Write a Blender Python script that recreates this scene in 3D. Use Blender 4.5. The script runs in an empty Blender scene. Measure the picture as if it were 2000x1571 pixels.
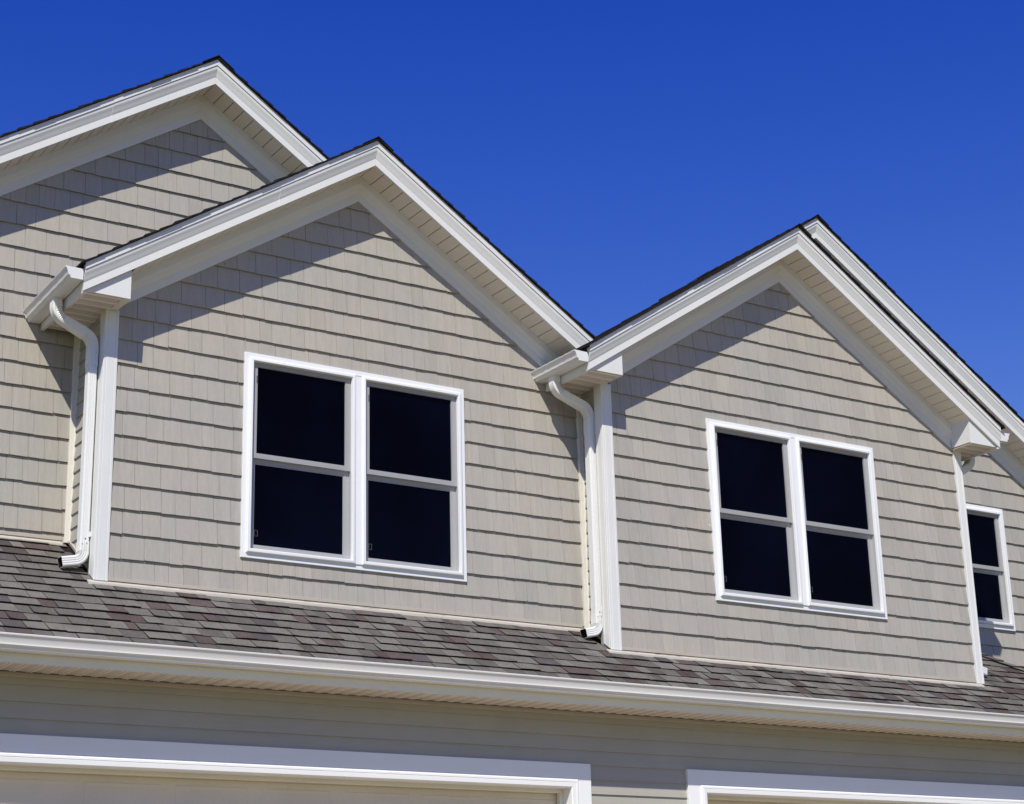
import bpy, math, random
from mathutils import Matrix, Vector

random.seed(7)
S = bpy.context.scene
COL = S.collection

# ------------------------------------------------------------------ camera
CAM_R = ((0.8414477, -0.5397810, -0.0245386),
         (-0.1460707, -0.2709580, 0.9514436),
         (0.5202202, 0.7970058, 0.3068432))          # right, up, forward
CAM_C = Vector((-4.1294, -11.4856, -2.6601))
FPX = 3561.855 / 2000.0
cam_d = bpy.data.cameras.new("camera")
cam_d.sensor_width = 36.0
cam_d.lens = FPX * 36.0
cam_d.clip_start = 0.1
cam_d.clip_end = 2000
cam = bpy.data.objects.new("camera", cam_d)
COL.objects.link(cam)
r_, u_, f_ = [Vector(v) for v in CAM_R]
m = Matrix((r_, u_, -f_)).transposed().to_4x4()
m.translation = CAM_C
cam.matrix_world = m
S.camera = cam

# ------------------------------------------------------------------ sky, sun, exposure
SUN_DIR = Vector((0.2200, 0.2810, -0.3960)).normalized()      # the way the light travels
SUN_EL = math.asin(-SUN_DIR.z)
SUN_AZ = math.atan2(-SUN_DIR.x, -SUN_DIR.y)                    # clockwise from +Y
world = bpy.data.worlds.new("World")
S.world = world
world.use_nodes = True
wn, wl = world.node_tree.nodes, world.node_tree.links
bg = wn["Background"]
sky = wn.new("ShaderNodeTexSky")
sky.sky_type = 'NISHITA'
sky.sun_disc = False
sky.sun_elevation = SUN_EL
sky.sun_rotation = SUN_AZ
sky.altitude = 2500
sky.air_density = 2.2
sky.dust_density = 0.0
sky.ozone_density = 6.0
grade = wn.new("ShaderNodeHueSaturation")          # the deep polarised blue of the photograph, over the whole sky alike
grade.inputs["Hue"].default_value = 0.541
grade.inputs["Saturation"].default_value = 1.40
grade.inputs["Value"].default_value = 0.92
wl.new(sky.outputs[0], grade.inputs["Color"])
wl.new(grade.outputs[0], bg.inputs[0])
bg.inputs[1].default_value = 0.12
sun_d = bpy.data.lights.new("sun", 'SUN')
sun_d.energy = 4.8
sun_d.angle = math.radians(0.5)
sun_d.color = (1.0, 0.945, 0.84)
sun = bpy.data.objects.new("sun", sun_d)
COL.objects.link(sun)
sun.rotation_euler = SUN_DIR.to_track_quat('-Z', 'Y').to_euler()
sun.location = -SUN_DIR * 40
vs = S.view_settings
vs.view_transform = 'Standard'
vs.look = 'None'
vs.exposure = 0.0
vs.gamma = 1.0
vs.use_curve_mapping = False


# ------------------------------------------------------------------ materials
def new_mat(name):
    mt = bpy.data.materials.new(name)
    mt.use_nodes = True
    nt = mt.node_tree
    return mt, nt, nt.nodes["Principled BSDF"]


def coord(nt, scale):
    g = nt.nodes.new("ShaderNodeNewGeometry")
    mp = nt.nodes.new("ShaderNodeMapping")
    mp.inputs["Scale"].default_value = scale
    nt.links.new(g.outputs["Position"], mp.inputs["Vector"])
    return mp.outputs[0], g


def noise(nt, vec, scale, detail=3.0, rough=0.55):
    n = nt.nodes.new("ShaderNodeTexNoise")
    n.inputs["Scale"].default_value = scale
    n.inputs["Detail"].default_value = detail
    n.inputs["Roughness"].default_value = rough
    nt.links.new(vec, n.inputs["Vector"])
    return n.outputs["Fac"]


def maprange(nt, v, a, b, c, d):
    n = nt.nodes.new("ShaderNodeMapRange")
    n.inputs["From Min"].default_value = a
    n.inputs["From Max"].default_value = b
    n.inputs["To Min"].default_value = c
    n.inputs["To Max"].default_value = d
    nt.links.new(v, n.inputs["Value"])
    return n.outputs["Result"]


def mul(nt, a, b):
    n = nt.nodes.new("ShaderNodeMath")
    n.operation = 'MULTIPLY'
    nt.links.new(a, n.inputs[0])
    if isinstance(b, (int, float)):
        n.inputs[1].default_value = b
    else:
        nt.links.new(b, n.inputs[1])
    return n.outputs[0]


def tint(nt, col, val):
    n = nt.nodes.new("ShaderNodeVectorMath")
    n.operation = 'SCALE'
    n.inputs[0].default_value = col
    nt.links.new(val, n.inputs["Scale"])
    return n.outputs[0]


def mixc(nt, fac, a, b):
    n = nt.nodes.new("ShaderNodeMix")
    n.data_type = 'RGBA'
    nt.links.new(fac, n.inputs[0])
    for k, c in ((6, a), (7, b)):
        if isinstance(c, tuple):
            n.inputs[k].default_value = (*c, 1)
        else:
            nt.links.new(c, n.inputs[k])
    return n.outputs[2]


def bump(nt, b, h, strength, dist):
    n = nt.nodes.new("ShaderNodeBump")
    n.inputs["Strength"].default_value = strength
    n.inputs["Distance"].default_value = dist
    nt.links.new(h, n.inputs["Height"])
    nt.links.new(n.outputs[0], b.inputs["Normal"])


def plain(name, col, rough=0.45, spec=0.4, var=0.05, vscale=2.5):
    mt, nt, b = new_mat(name)
    v, _ = coord(nt, (1, 1, 1))
    n = noise(nt, v, vscale, 4.0)
    fine = noise(nt, v, 45, 2.0)
    f = mul(nt, maprange(nt, n, 0.3, 0.7, 1 - var, 1 + var), maprange(nt, fine, 0.3, 0.7, 1 - var * .35, 1 + var * .35))
    nt.links.new(tint(nt, col, f), b.inputs["Base Color"])
    b.inputs["Roughness"].default_value = rough
    b.inputs["Specular IOR Level"].default_value = spec
    return mt


CLAY = (0.382, 0.371, 0.330)


def siding(name, grain=True):
    mt, nt, b = new_mat(name)
    if grain:
        v, g = coord(nt, (150, 150, 5))
        streak = noise(nt, v, 1.0, 3.0, 0.6)
        v2, _ = coord(nt, (38, 38, 1.2))
        wide = noise(nt, v2, 1.0, 2.0, 0.5)
        v3, _ = coord(nt, (1, 1, 1))
        blot = noise(nt, v3, 1.3, 3.0)
        isl = maprange(nt, g.outputs["Random Per Island"], 0, 1, 0.94, 1.06)
        f = mul(nt, maprange(nt, streak, 0.25, 0.75, 0.93, 1.06), isl)
        f = mul(nt, f, maprange(nt, wide, 0.3, 0.7, 0.955, 1.045))
        f = mul(nt, f, maprange(nt, blot, 0.3, 0.7, 0.96, 1.04))
        hue = mixc(nt, maprange(nt, blot, 0.35, 0.65, 0, 1), CLAY, (CLAY[0] * 1.035, CLAY[1] * 0.985, CLAY[2] * 0.955))
        n = nt.nodes.new("ShaderNodeVectorMath")
        n.operation = 'SCALE'
        nt.links.new(hue, n.inputs[0])
        nt.links.new(f, n.inputs["Scale"])
        nt.links.new(n.outputs[0], b.inputs["Base Color"])
        bump(nt, b, streak, 0.35, 0.0015)
    else:
        v, g = coord(nt, (3, 3, 3))
        blot = noise(nt, v, 1.0, 4.0)
        v2, _ = coord(nt, (4, 60, 160))
        st = noise(nt, v2, 1.0, 3.0)
        f = mul(nt, maprange(nt, blot, 0.3, 0.7, 0.955, 1.045), maprange(nt, st, 0.3, 0.7, 0.975, 1.025))
        nt.links.new(tint(nt, CLAY, f), b.inputs["Base Color"])
        bump(nt, b, st, 0.15, 0.001)
    b.inputs["Roughness"].default_value = 0.62
    b.inputs["Specular IOR Level"].default_value = 0.25
    return mt


def asphalt(name, col, warm):
    mt, nt, b = new_mat(name)
    v, g = coord(nt, (1, 1, 1))
    gr = noise(nt, v, 170, 3.0, 0.75)
    gr2 = noise(nt, v, 60, 3.0, 0.6)
    blot = noise(nt, v, 6, 3.0)
    isl = maprange(nt, g.outputs["Random Per Island"], 0, 1, 0.8, 1.2)
    f = mul(nt, maprange(nt, gr, 0.32, 0.68, 0.45, 1.6), isl)
    f = mul(nt, f, maprange(nt, gr2, 0.3, 0.7, 0.8, 1.2))
    f = mul(nt, f, maprange(nt, blot, 0.3, 0.7, 0.88, 1.12))
    c = mixc(nt, maprange(nt, gr2, 0.4, 0.62, 0, 1), col, warm)
    n = nt.nodes.new("ShaderNodeVectorMath")
    n.operation = 'SCALE'
    nt.links.new(c, n.inputs[0])
    nt.links.new(f, n.inputs["Scale"])
    nt.links.new(n.outputs[0], b.inputs["Base Color"])
    b.inputs["Roughness"].default_value = 0.95
    b.inputs["Specular IOR Level"].default_value = 0.1
    bump(nt, b, gr, 0.6, 0.003)
    return mt


M = {}
M['shake'] = siding("shake_vinyl", True)
M['lap'] = siding("lap_vinyl", False)
M['clay_trim'] = plain("clay_trim", (0.44, 0.405, 0.345), 0.5, 0.3)
M['apron'] = plain("apron_metal", (0.52, 0.49, 0.42), 0.45, 0.4)
M['trim'] = plain("white_trim", (0.712, 0.722, 0.695), 0.42, 0.45, 0.025)
M['gutter'] = plain("gutter_paint", (0.735, 0.745, 0.725), 0.30, 0.5, 0.03, 1.2)
M['cream'] = plain("cream_trim", (0.74, 0.72, 0.65), 0.5, 0.35)
M['vinyl'] = plain("window_vinyl", (0.795, 0.815, 0.82), 0.35, 0.45, 0.015)
M['soffit'] = plain("soffit_vinyl", (0.74, 0.69, 0.60), 0.55, 0.3, 0.03)
M['soffit_smooth'] = plain("soffit_smooth", (0.80, 0.745, 0.655), 0.5, 0.3, 0.02)
M['dark'] = plain("groove_dark", (0.03, 0.025, 0.021), 0.8, 0.1)
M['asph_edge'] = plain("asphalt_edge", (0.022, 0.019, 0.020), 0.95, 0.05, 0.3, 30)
M['sh_grey'] = asphalt("shingle_grey", (0.154, 0.147, 0.131), (0.128, 0.119, 0.104))
M['sh_mid'] = asphalt("shingle_brown_grey", (0.116, 0.109, 0.098), (0.100, 0.091, 0.081))
M['sh_dark'] = asphalt("shingle_dark", (0.086, 0.078, 0.076), (0.075, 0.066, 0.064))
M['sh_red'] = asphalt("shingle_red", (0.092, 0.070, 0.065), (0.084, 0.066, 0.061))
M['door'] = plain("garage_door_paint", (0.70, 0.63, 0.50), 0.55, 0.3, 0.05)
M['black_in'] = plain("spout_inside", (0.03, 0.02, 0.02), 0.9, 0.05)
M['latch'] = plain("latch_plastic", (0.16, 0.17, 0.18), 0.4, 0.4)
M['chip'] = plain("white_speck", (0.75, 0.74, 0.70), 0.8, 0.1)


def vented(name, axis):
    mt, nt, b = new_mat(name)
    g = nt.nodes.new("ShaderNodeNewGeometry")
    vo = nt.nodes.new("ShaderNodeTexVoronoi")
    vo.inputs["Randomness"].default_value = 0.0
    mp = nt.nodes.new("ShaderNodeMapping")
    mp.inputs["Scale"].default_value = (70, 50, 0) if axis == 'y' else (50, 70, 0)
    nt.links.new(g.outputs["Position"], mp.inputs["Vector"])
    nt.links.new(mp.outputs[0], vo.inputs["Vector"])
    vo.inputs["Scale"].default_value = 1.0
    hole = maprange(nt, vo.outputs["Distance"], 0.26, 0.42, 1, 0)
    c = mixc(nt, hole, (0.74, 0.68, 0.59), (0.30, 0.25, 0.20))
    nt.links.new(c, b.inputs["Base Color"])
    b.inputs["Roughness"].default_value = 0.55
    b.inputs["Specular IOR Level"].default_value = 0.3
    return mt


M['vented'] = vented('vented_soffit', 'y')
M['vented_side'] = vented('vented_return', 'x')


def glass():
    mt, nt, b = new_mat("dark_glass")
    v, _ = coord(nt, (1, 1, 1))
    n = noise(nt, v, 1.1, 3.0)
    c = mixc(nt, maprange(nt, n, 0.35, 0.65, 0, 1), (0.0005, 0.0008, 0.0055), (0.0022, 0.0042, 0.0165))  # broad navy variation painted into the base colour as faint reflections
    nt.links.new(c, b.inputs["Base Color"])
    b.inputs["Roughness"].default_value = 0.02
    b.inputs["IOR"].default_value = 1.45
    b.inputs["Specular IOR Level"].default_value = 0.06
    bump(nt, b, n, 0.03, 0.02)
    return mt


M['glass'] = glass()


def screen():
    mt = bpy.data.materials.new("insect_mesh")
    mt.use_nodes = True
    nt = mt.node_tree
    nt.nodes.clear()
    out = nt.nodes.new("ShaderNodeOutputMaterial")
    mx = nt.nodes.new("ShaderNodeMixShader")
    tr = nt.nodes.new("ShaderNodeBsdfTransparent")
    df = nt.nodes.new("ShaderNodeBsdfDiffuse")
    df.inputs[0].default_value = (0.003, 0.003, 0.004, 1)
    mx.inputs[0].default_value = 0.34
    nt.links.new(tr.outputs[0], mx.inputs[1])
    nt.links.new(df.outputs[0], mx.inputs[2])
    nt.links.new(mx.outputs[0], out.inputs[0])
    return mt


M['screen'] = screen()
M['concrete'] = plain("concrete", (0.38, 0.32, 0.22), 0.9, 0.1, 0.12, 1.5)
M['dirt'] = plain("dry_grass", (0.140, 0.118, 0.060), 0.95, 0.05, 0.25, 0.6)

# ------------------------------------------------------------------ mesh helpers
WPOS = {}


class MB:
    def __init__(s):
        s.v, s.f, s.mi = [], [], []

    def face(s, pts, mi=0):
        n = len(s.v)
        s.v += [tuple(p) for p in pts]
        s.f.append(tuple(range(n, n + len(pts))))
        s.mi.append(mi)

    def box(s, x0, x1, y0, y1, z0, z1, mi=0):
        n = len(s.v)
        s.v += [(x, y, z) for z in (z0, z1) for y in (y0, y1) for x in (x0, x1)]
        for q in ((0, 2, 3, 1), (4, 5, 7, 6), (0, 1, 5, 4), (2, 6, 7, 3), (0, 4, 6, 2), (1, 3, 7, 5)):
            s.f.append(tuple(n + k for k in q))
            s.mi.append(mi)

    def loft(s, rings, cap=True, mi=0, closed=True, capmi=None, segmi=None):
        n = len(s.v)
        k = len(rings[0])
        for rg in rings:
            s.v += [tuple(p) for p in rg]
        for i in range(len(rings) - 1):
            for j in range(k if closed else k - 1):
                a, b = n + i * k + j, n + i * k + (j + 1) % k
                s.f.append((a, b, b + k, a + k))
                s.mi.append(mi if segmi is None else segmi[j])
        if cap:
            cm = mi if capmi is None else capmi
            s.f.append(tuple(n + j for j in reversed(range(k))))
            s.mi.append(cm)
            e = n + (len(rings) - 1) * k
            s.f.append(tuple(e + j for j in range(k)))
            s.mi.append(cm)

    def prism(s, poly, y0, y1, mi=0, side=None):
        """poly in (x,z); y0/y1 numbers or functions of (x,z)."""
        f0 = y0 if callable(y0) else (lambda x, z: y0)
        f1 = y1 if callable(y1) else (lambda x, z: y1)
        n = len(s.v)
        k = len(poly)
        s.v += [(x, f0(x, z), z) for x, z in poly] + [(x, f1(x, z), z) for x, z in poly]
        s.f.append(tuple(range(n, n + k)))
        s.mi.append(mi)
        s.f.append(tuple(reversed(range(n + k, n + 2 * k))))
        s.mi.append(mi)
        for j in range(k):
            a, b = n + j, n + (j + 1) % k
            s.f.append((a, a + k, b + k, b))
            s.mi.append(mi if side is None else side)

    def mesh(s, name, mats, origin, smooth=None):
        me = bpy.data.meshes.new(name)
        ox, oy, oz = origin
        me.from_pydata([(x - ox, y - oy, z - oz) for x, y, z in s.v], [], s.f)
        for mt in mats:
            me.materials.append(mt)
        me.polygons.foreach_set("material_index", s.mi)
        me.update()
        import bmesh
        bm = bmesh.new()
        bm.from_mesh(me)
        bmesh.ops.remove_doubles(bm, verts=bm.verts, dist=1e-6) if smooth else None
        bmesh.ops.recalc_face_normals(bm, faces=bm.faces)
        bm.to_mesh(me)
        bm.free()
        if smooth:
            me.shade_smooth()
            me.set_sharp_from_angle(angle=math.radians(smooth))
        return me

    def build(s, name, mats, parent=None, smooth=None, bevel=0.0, label=None, kind=None):
        if not isinstance(mats, (list, tuple)):
            mats = [mats]
        xs, ys, zs = zip(*s.v)
        o = ((min(xs) + max(xs)) / 2, (min(ys) + max(ys)) / 2, (min(zs) + max(zs)) / 2)
        me = s.mesh(name, mats, o, smooth)
        ob = place(name, me, o, parent)
        if bevel:
            b = ob.modifiers.new("bevel", 'BEVEL')
            b.width = bevel
            b.segments = 2
            b.limit_method = 'ANGLE'
            b.angle_limit = math.radians(40)
        if label:
            ob['label'] = label
        if kind:
            ob['kind'] = kind
        return ob


def place(name, me, o, parent=None):
    ob = bpy.data.objects.new(name, me)
    COL.objects.link(ob)
    if parent is not None:
        ob.parent = parent
        p = WPOS[parent.name]
        ob.location = (o[0] - p[0], o[1] - p[1], o[2] - p[2])
    else:
        ob.location = o
    WPOS[ob.name] = o
    return ob


def clip(poly, a, b, c):
    """keep a*x+b*z<=c"""
    out = []
    for i in range(len(poly)):
        p, q = poly[i], poly[(i + 1) % len(poly)]
        dp, dq = a * p[0] + b * p[1] - c, a * q[0] + b * q[1] - c
        if dp <= 0:
            out.append(p)
        if dp * dq < 0:
            t = dp / (dp - dq)
            out.append((p[0] + t * (q[0] - p[0]), p[1] + t * (q[1] - p[1])))
    return out


def area(poly):
    return abs(sum(poly[i][0] * poly[(i + 1) % len(poly)][1] - poly[(i + 1) % len(poly)][0] * poly[i][1] for i in range(len(poly)))) / 2


def project(p):
    d = Vector(p) - CAM_C
    x, y, z = d.dot(r_), d.dot(u_), d.dot(f_)
    return 0.5 + FPX * x / z, 0.39275 - FPX * y / z   # both in units of picture width


def pix_area(pts):
    q = [project(p) for p in pts]
    cx = sum(a for a, b in q) / len(q)
    cy = sum(b for a, b in q) / len(q)
    if not (-0.01 < cx < 1.01 and -0.01 < cy < 0.795):
        return 0.0
    return area(q)


# ------------------------------------------------------------------ ground
GZ = -4.1
g = MB()
g.box(-400, 400, -400, 400, GZ - 0.3, GZ)
g.build('ground', M['dirt'], kind='structure')
g = MB()
g.box(-1.8, 8.9, -14, -0.45, GZ + 0.004, GZ + 0.06)
g.build('driveway', M['concrete'], kind='structure')

# ------------------------------------------------------------------ the house
house = bpy.data.objects.new('house', None)
COL.objects.link(house)
house.location = (4.0, 2.0, GZ)
house['label'] = "two-storey townhouse with beige shake gables, white trim and grey-brown shingle roof over garages"
house['category'] = "house"
WPOS['house'] = (4.0, 2.0, GZ)

P = 0.6495                     # roof pitch
FH = 0.1443                    # fascia height (vertical)
C0 = 0.1727                    # shake exposure
# gables: wall plane, apex, fascia bottom at apex, overhang, pitch, frieze bottom at apex
G = {
    1: dict(y=0.0, a=1.9835, zf=3.368, o=0.2965, p=0.6473, zr=3.174, xl=-0.2642, xr=3.97),
    2: dict(y=-0.3309, a=5.9474, zf=3.369, o=0.289, p=0.6495, zr=3.158, xl=3.6782, xr=8.218),
    0: dict(y=0.5885, a=0.9085, zf=4.0534, o=0.2851, p=0.6528, zr=3.8655, xl=-2.4, xr=2.02),
    3: dict(y=0.5885, a=7.0506, zf=4.0491, o=0.285, p=0.6482, zr=3.84, xl=5.98, xr=10.6),
}
RS = 0.655                     # garage roof slope: z = RS*y
HIPX = 9.0                     # hip: x + y = HIPX


def rake_z(gd, x, z0):
    return z0 - gd['p'] * abs(x - gd['a'])


FASCIA = [(0.0, 0.0), (0.0, 0.056), (0.003, 0.062), (0.008, 0.082), (0.016, 0.104), (0.021, 0.116), (0.023, 0.122), (0.023, FH), (-0.02, FH), (-0.02, 0.0)]
FRIEZE = [(0.0, 0.0), (0.0, 0.066), (0.004, 0.070), (0.008, 0.080), (0.019, 0.110), (0.028, 0.122), (0.032, 0.126), (0.032, 0.185), (-0.022, 0.185), (-0.022, 0.0)]


def rake_sweep(gd, prof, yface, z0, xs, name, mat, label=None):
    b = MB()
    rings = []
    for x in xs:
        zz = rake_z(gd, x, z0)
        rings.append([(x, yface - po, zz + dz) for po, dz in prof])
    b.loft(rings)
    return b.build(name, mat, house, smooth=25, label=label)


def split(x0, x1, cuts):
    e = [x0] + [c for c in cuts if min(x0, x1) < c < max(x0, x1)] + [x1]
    return list(zip(e[:-1], e[1:]))


for k, gd in G.items():
    yf = gd['y'] - gd['o']
    seamL = [0.093] if k == 0 else ([1.18] if k == 1 else [])
    seamR = [8.75] if k == 3 else []
    for side, x0, x1, cuts in (('l', gd['xl'], gd['a'], seamL), ('r', gd['a'], gd['xr'], seamR)):
        for i, (a, b_) in enumerate(split(x0, x1, cuts)):
            e = 0.0015 * (i % 2)
            n = 6
            rake_sweep(gd, FASCIA, yf - e, gd['zf'] - e, [a + (b_ - a) * t / n for t in range(n + 1)], 'rake_board', M['trim'])
        # drip edge above the board
        drip = [(0.009, 0.002), (0.009, 0.050), (-0.03, 0.050), (-0.03, 0.002)]
        lap = [(0.0125, -0.004), (0.011, 0.014), (0.006, 0.014), (0.006, -0.004)]
        rake_sweep(gd, drip, yf - 0.0215, gd['zf'] + FH, [x0, x1], 'drip_edge', M['trim'])
        # frieze board on the wall
        fx0 = max(x0, {1: 0.0, 2: 3.985, 0: -2.2, 3: 6.2}[k])
        fx1 = min(x1, {1: 3.97, 2: 7.99, 0: 2.0, 3: 10.2}[k])
        fc = [0.297] if (k == 0 and side == 'l') else []
        for i, (a, b_) in enumerate(split(fx0, fx1, fc)):
            e = 0.0015 * (i % 2)
            hfr = gd['zf'] + 0.008 - gd['zr']
            fr_prof = [(po, dz * hfr / 0.185) for po, dz in FRIEZE]
            rake_sweep(gd, fr_prof, gd['y'] - 0.0245 - e, gd['zr'] - e, [a, b_], 'frieze_board', M['trim'])
        # soffit: dark backing and single boards
        zs = gd['zf'] + 0.004
        sof = MB()
        ya, yb = yf + 0.012, gd['y'] - 0.02
        rings = []
        blo = {1: 0.075, 2: 4.02, 0: -1.9, 3: 6.2}[k]
        bhi = {1: 3.95, 2: 7.88, 0: 2.0, 3: 10.2}[k]
        for x in (min(max(x0, blo), bhi), min(max(x1, blo), bhi)):
            zz = rake_z(gd, x, zs)
            rings.append([(x, ya, zz + 0.007), (x, yb, zz + 0.007), (x, yb, zz + 0.02), (x, ya, zz + 0.02)])
        sof.loft(rings)
        so = sof.build('gable_soffit', M['dark'], house)
        w = 0.1009 / math.sqrt(1 + gd['p'] ** 2)
        sgn = -1 if side == 'l' else 1
        far = x0 if side == 'l' else x1
        near = gd['a']
        if k == 1 and side == 'r':
            far = 3.93
        if k == 3 and side == 'l':
            far = 6.2
        num = int(abs(far - near) / w)
        lo = {1: 0.09, 2: 4.03, 0: -1.9, 3: 6.2}[k]
        hi = {1: 3.95, 2: 7.87, 0: 2.0, 3: 10.2}[k]
        me = None
        for j in range(num + 1):
            xa = near + sgn * (j * w + 0.0030)
            xb = near + sgn * ((j + 1) * w - 0.0030)
            xm = (xa + xb) / 2
            if xm < lo or xm > hi:
                continue
            pt = project((xm, yb, rake_z(gd, xm, zs)))
            if not (-0.06 < pt[0] < 1.06):
                continue
            zm = rake_z(gd, xm, zs)
            o = (xm, (ya + yb) / 2, zm)
            if me is None:
                pb = MB()
                rings = []
                for x in (xa, xb):
                    zz = rake_z(gd, x, zs)
                    rings.append([(x, ya + 0.001, zz), (x, yb - 0.012, zz), (x, yb - 0.012, zz + 0.006), (x, ya + 0.001, zz + 0.006)])
                pb.loft(rings)
                me = pb.mesh('soffit_board', [M['soffit']], o)
            place('soffit_board', me, o, so)
        # soffit receiving channel at the wall
        rake_sweep(gd, [(0.0, -0.006), (0.0, 0.004), (-0.03, 0.004), (-0.03, -0.006)], gd['y'] - 0.056, zs, [max(fx0, x0), min(fx1, x1)], 'soffit_channel', M['soffit'])

# ---- upper roofs: deck and shingle courses -------------------------------
EXPO = 0.13


def upper_roof(gd, side, x_low, x_high, yback, first_off=0.0):
    """one slope; x_low is the eave end, x_high the ridge end"""
    yf = gd['y'] - gd['o']
    z0 = gd['zf'] + FH + 0.053
    d = MB()
    rings = []
    for x in (x_low, x_high):
        zz = rake_z(gd, x, z0)
        rings.append([(x, yf - 0.018, zz - 0.015), (x, yback, zz - 0.015), (x, yback, zz), (x, yf - 0.018, zz)])
    d.loft(rings)
    deck = d.build('roof', M['asph_edge'], house)
    dx = EXPO / math.sqrt(1 + gd['p'] ** 2)
    sgn = 1 if x_high > x_low else -1
    n = int(abs(x_high - x_low) / dx) + 1
    for j in range(n):
        xa = x_low + sgn * (j * dx - 0.012)
        xb = x_low + sgn * ((j + 1) * dx + 0.03)
        if (xb - x_high) * sgn > 0:
            xb = x_high
        if (xb - xa) * sgn < 0.02:
            continue
        yo = yf - 0.0495 + random.uniform(-0.0025, 0.0025) + 0.003 * math.sin(j * 0.9)
        ta = 0.020 + random.uniform(-0.004, 0.004)
        za, zb = rake_z(gd, xa, z0), rake_z(gd, xb, z0)
        sb = MB()
        ny = 5
        tops = []
        sb.loft([[(xa, yo, za + 0.0005), (xa, yback, za + 0.0005), (xa, yback, za + ta), (xa, yo, za + ta)],
                 [(xb, yo, zb + 0.0005), (xb, yback, zb + 0.0005), (xb, yback, zb + 0.004), (xb, yo, zb + 0.004)]], mi=0)
        ob = sb.build('shingle_course', [M['sh_mid'], M['asph_edge']], deck)
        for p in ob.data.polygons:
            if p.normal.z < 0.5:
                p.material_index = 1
    # ridge cap
    return deck


YB = 1.35
upper_roof(G[1], 'l', -0.285, 1.9835, YB)
upper_roof(G[1], 'r', 4.05, 1.9835, YB)
upper_roof(G[2], 'l', 3.655, 5.9474, 0.05)
upper_roof(G[2], 'r', 8.24, 5.9474, YB)
upper_roof(G[0], 'l', -2.45, 0.9085, YB)
upper_roof(G[0], 'r', 2.02, 0.9085, YB)
upper_roof(G[3], 'l', 5.93, 7.0506, 0.9)
upper_roof(G[3], 'r', 10.7, 7.0506, YB)
for k, gd in G.items():
    cp = MB()
    yf = gd['y'] - gd['o']
    z0 = gd['zf'] + FH + 0.053
    nseg = 10
    for j in range(nseg):
        ya = yf - 0.055 + j * 0.14
        yb_ = ya + 0.16
        ta, tb = 0.018, 0.026 - 0.0
        rr = []
        for y, t in ((ya, 0.022), (yb_, 0.012)):
            a, w = gd['a'], 0.13
            rr.append([(a - w, y, rake_z(gd, a - w, z0) + t), (a, y, z0 + t + 0.004), (a + w, y, rake_z(gd, a + w, z0) + t), (a + w, y, rake_z(gd, a + w, z0) + t - 0.006), (a, y, z0 + t - 0.003), (a - w, y, rake_z(gd, a - w, z0) + t - 0.006)])
        cp.loft(rr)
    ob = cp.build('ridge_cap', [M['sh_mid'], M['asph_edge']], house)
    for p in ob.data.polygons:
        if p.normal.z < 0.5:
            p.material_index = 1

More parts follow.
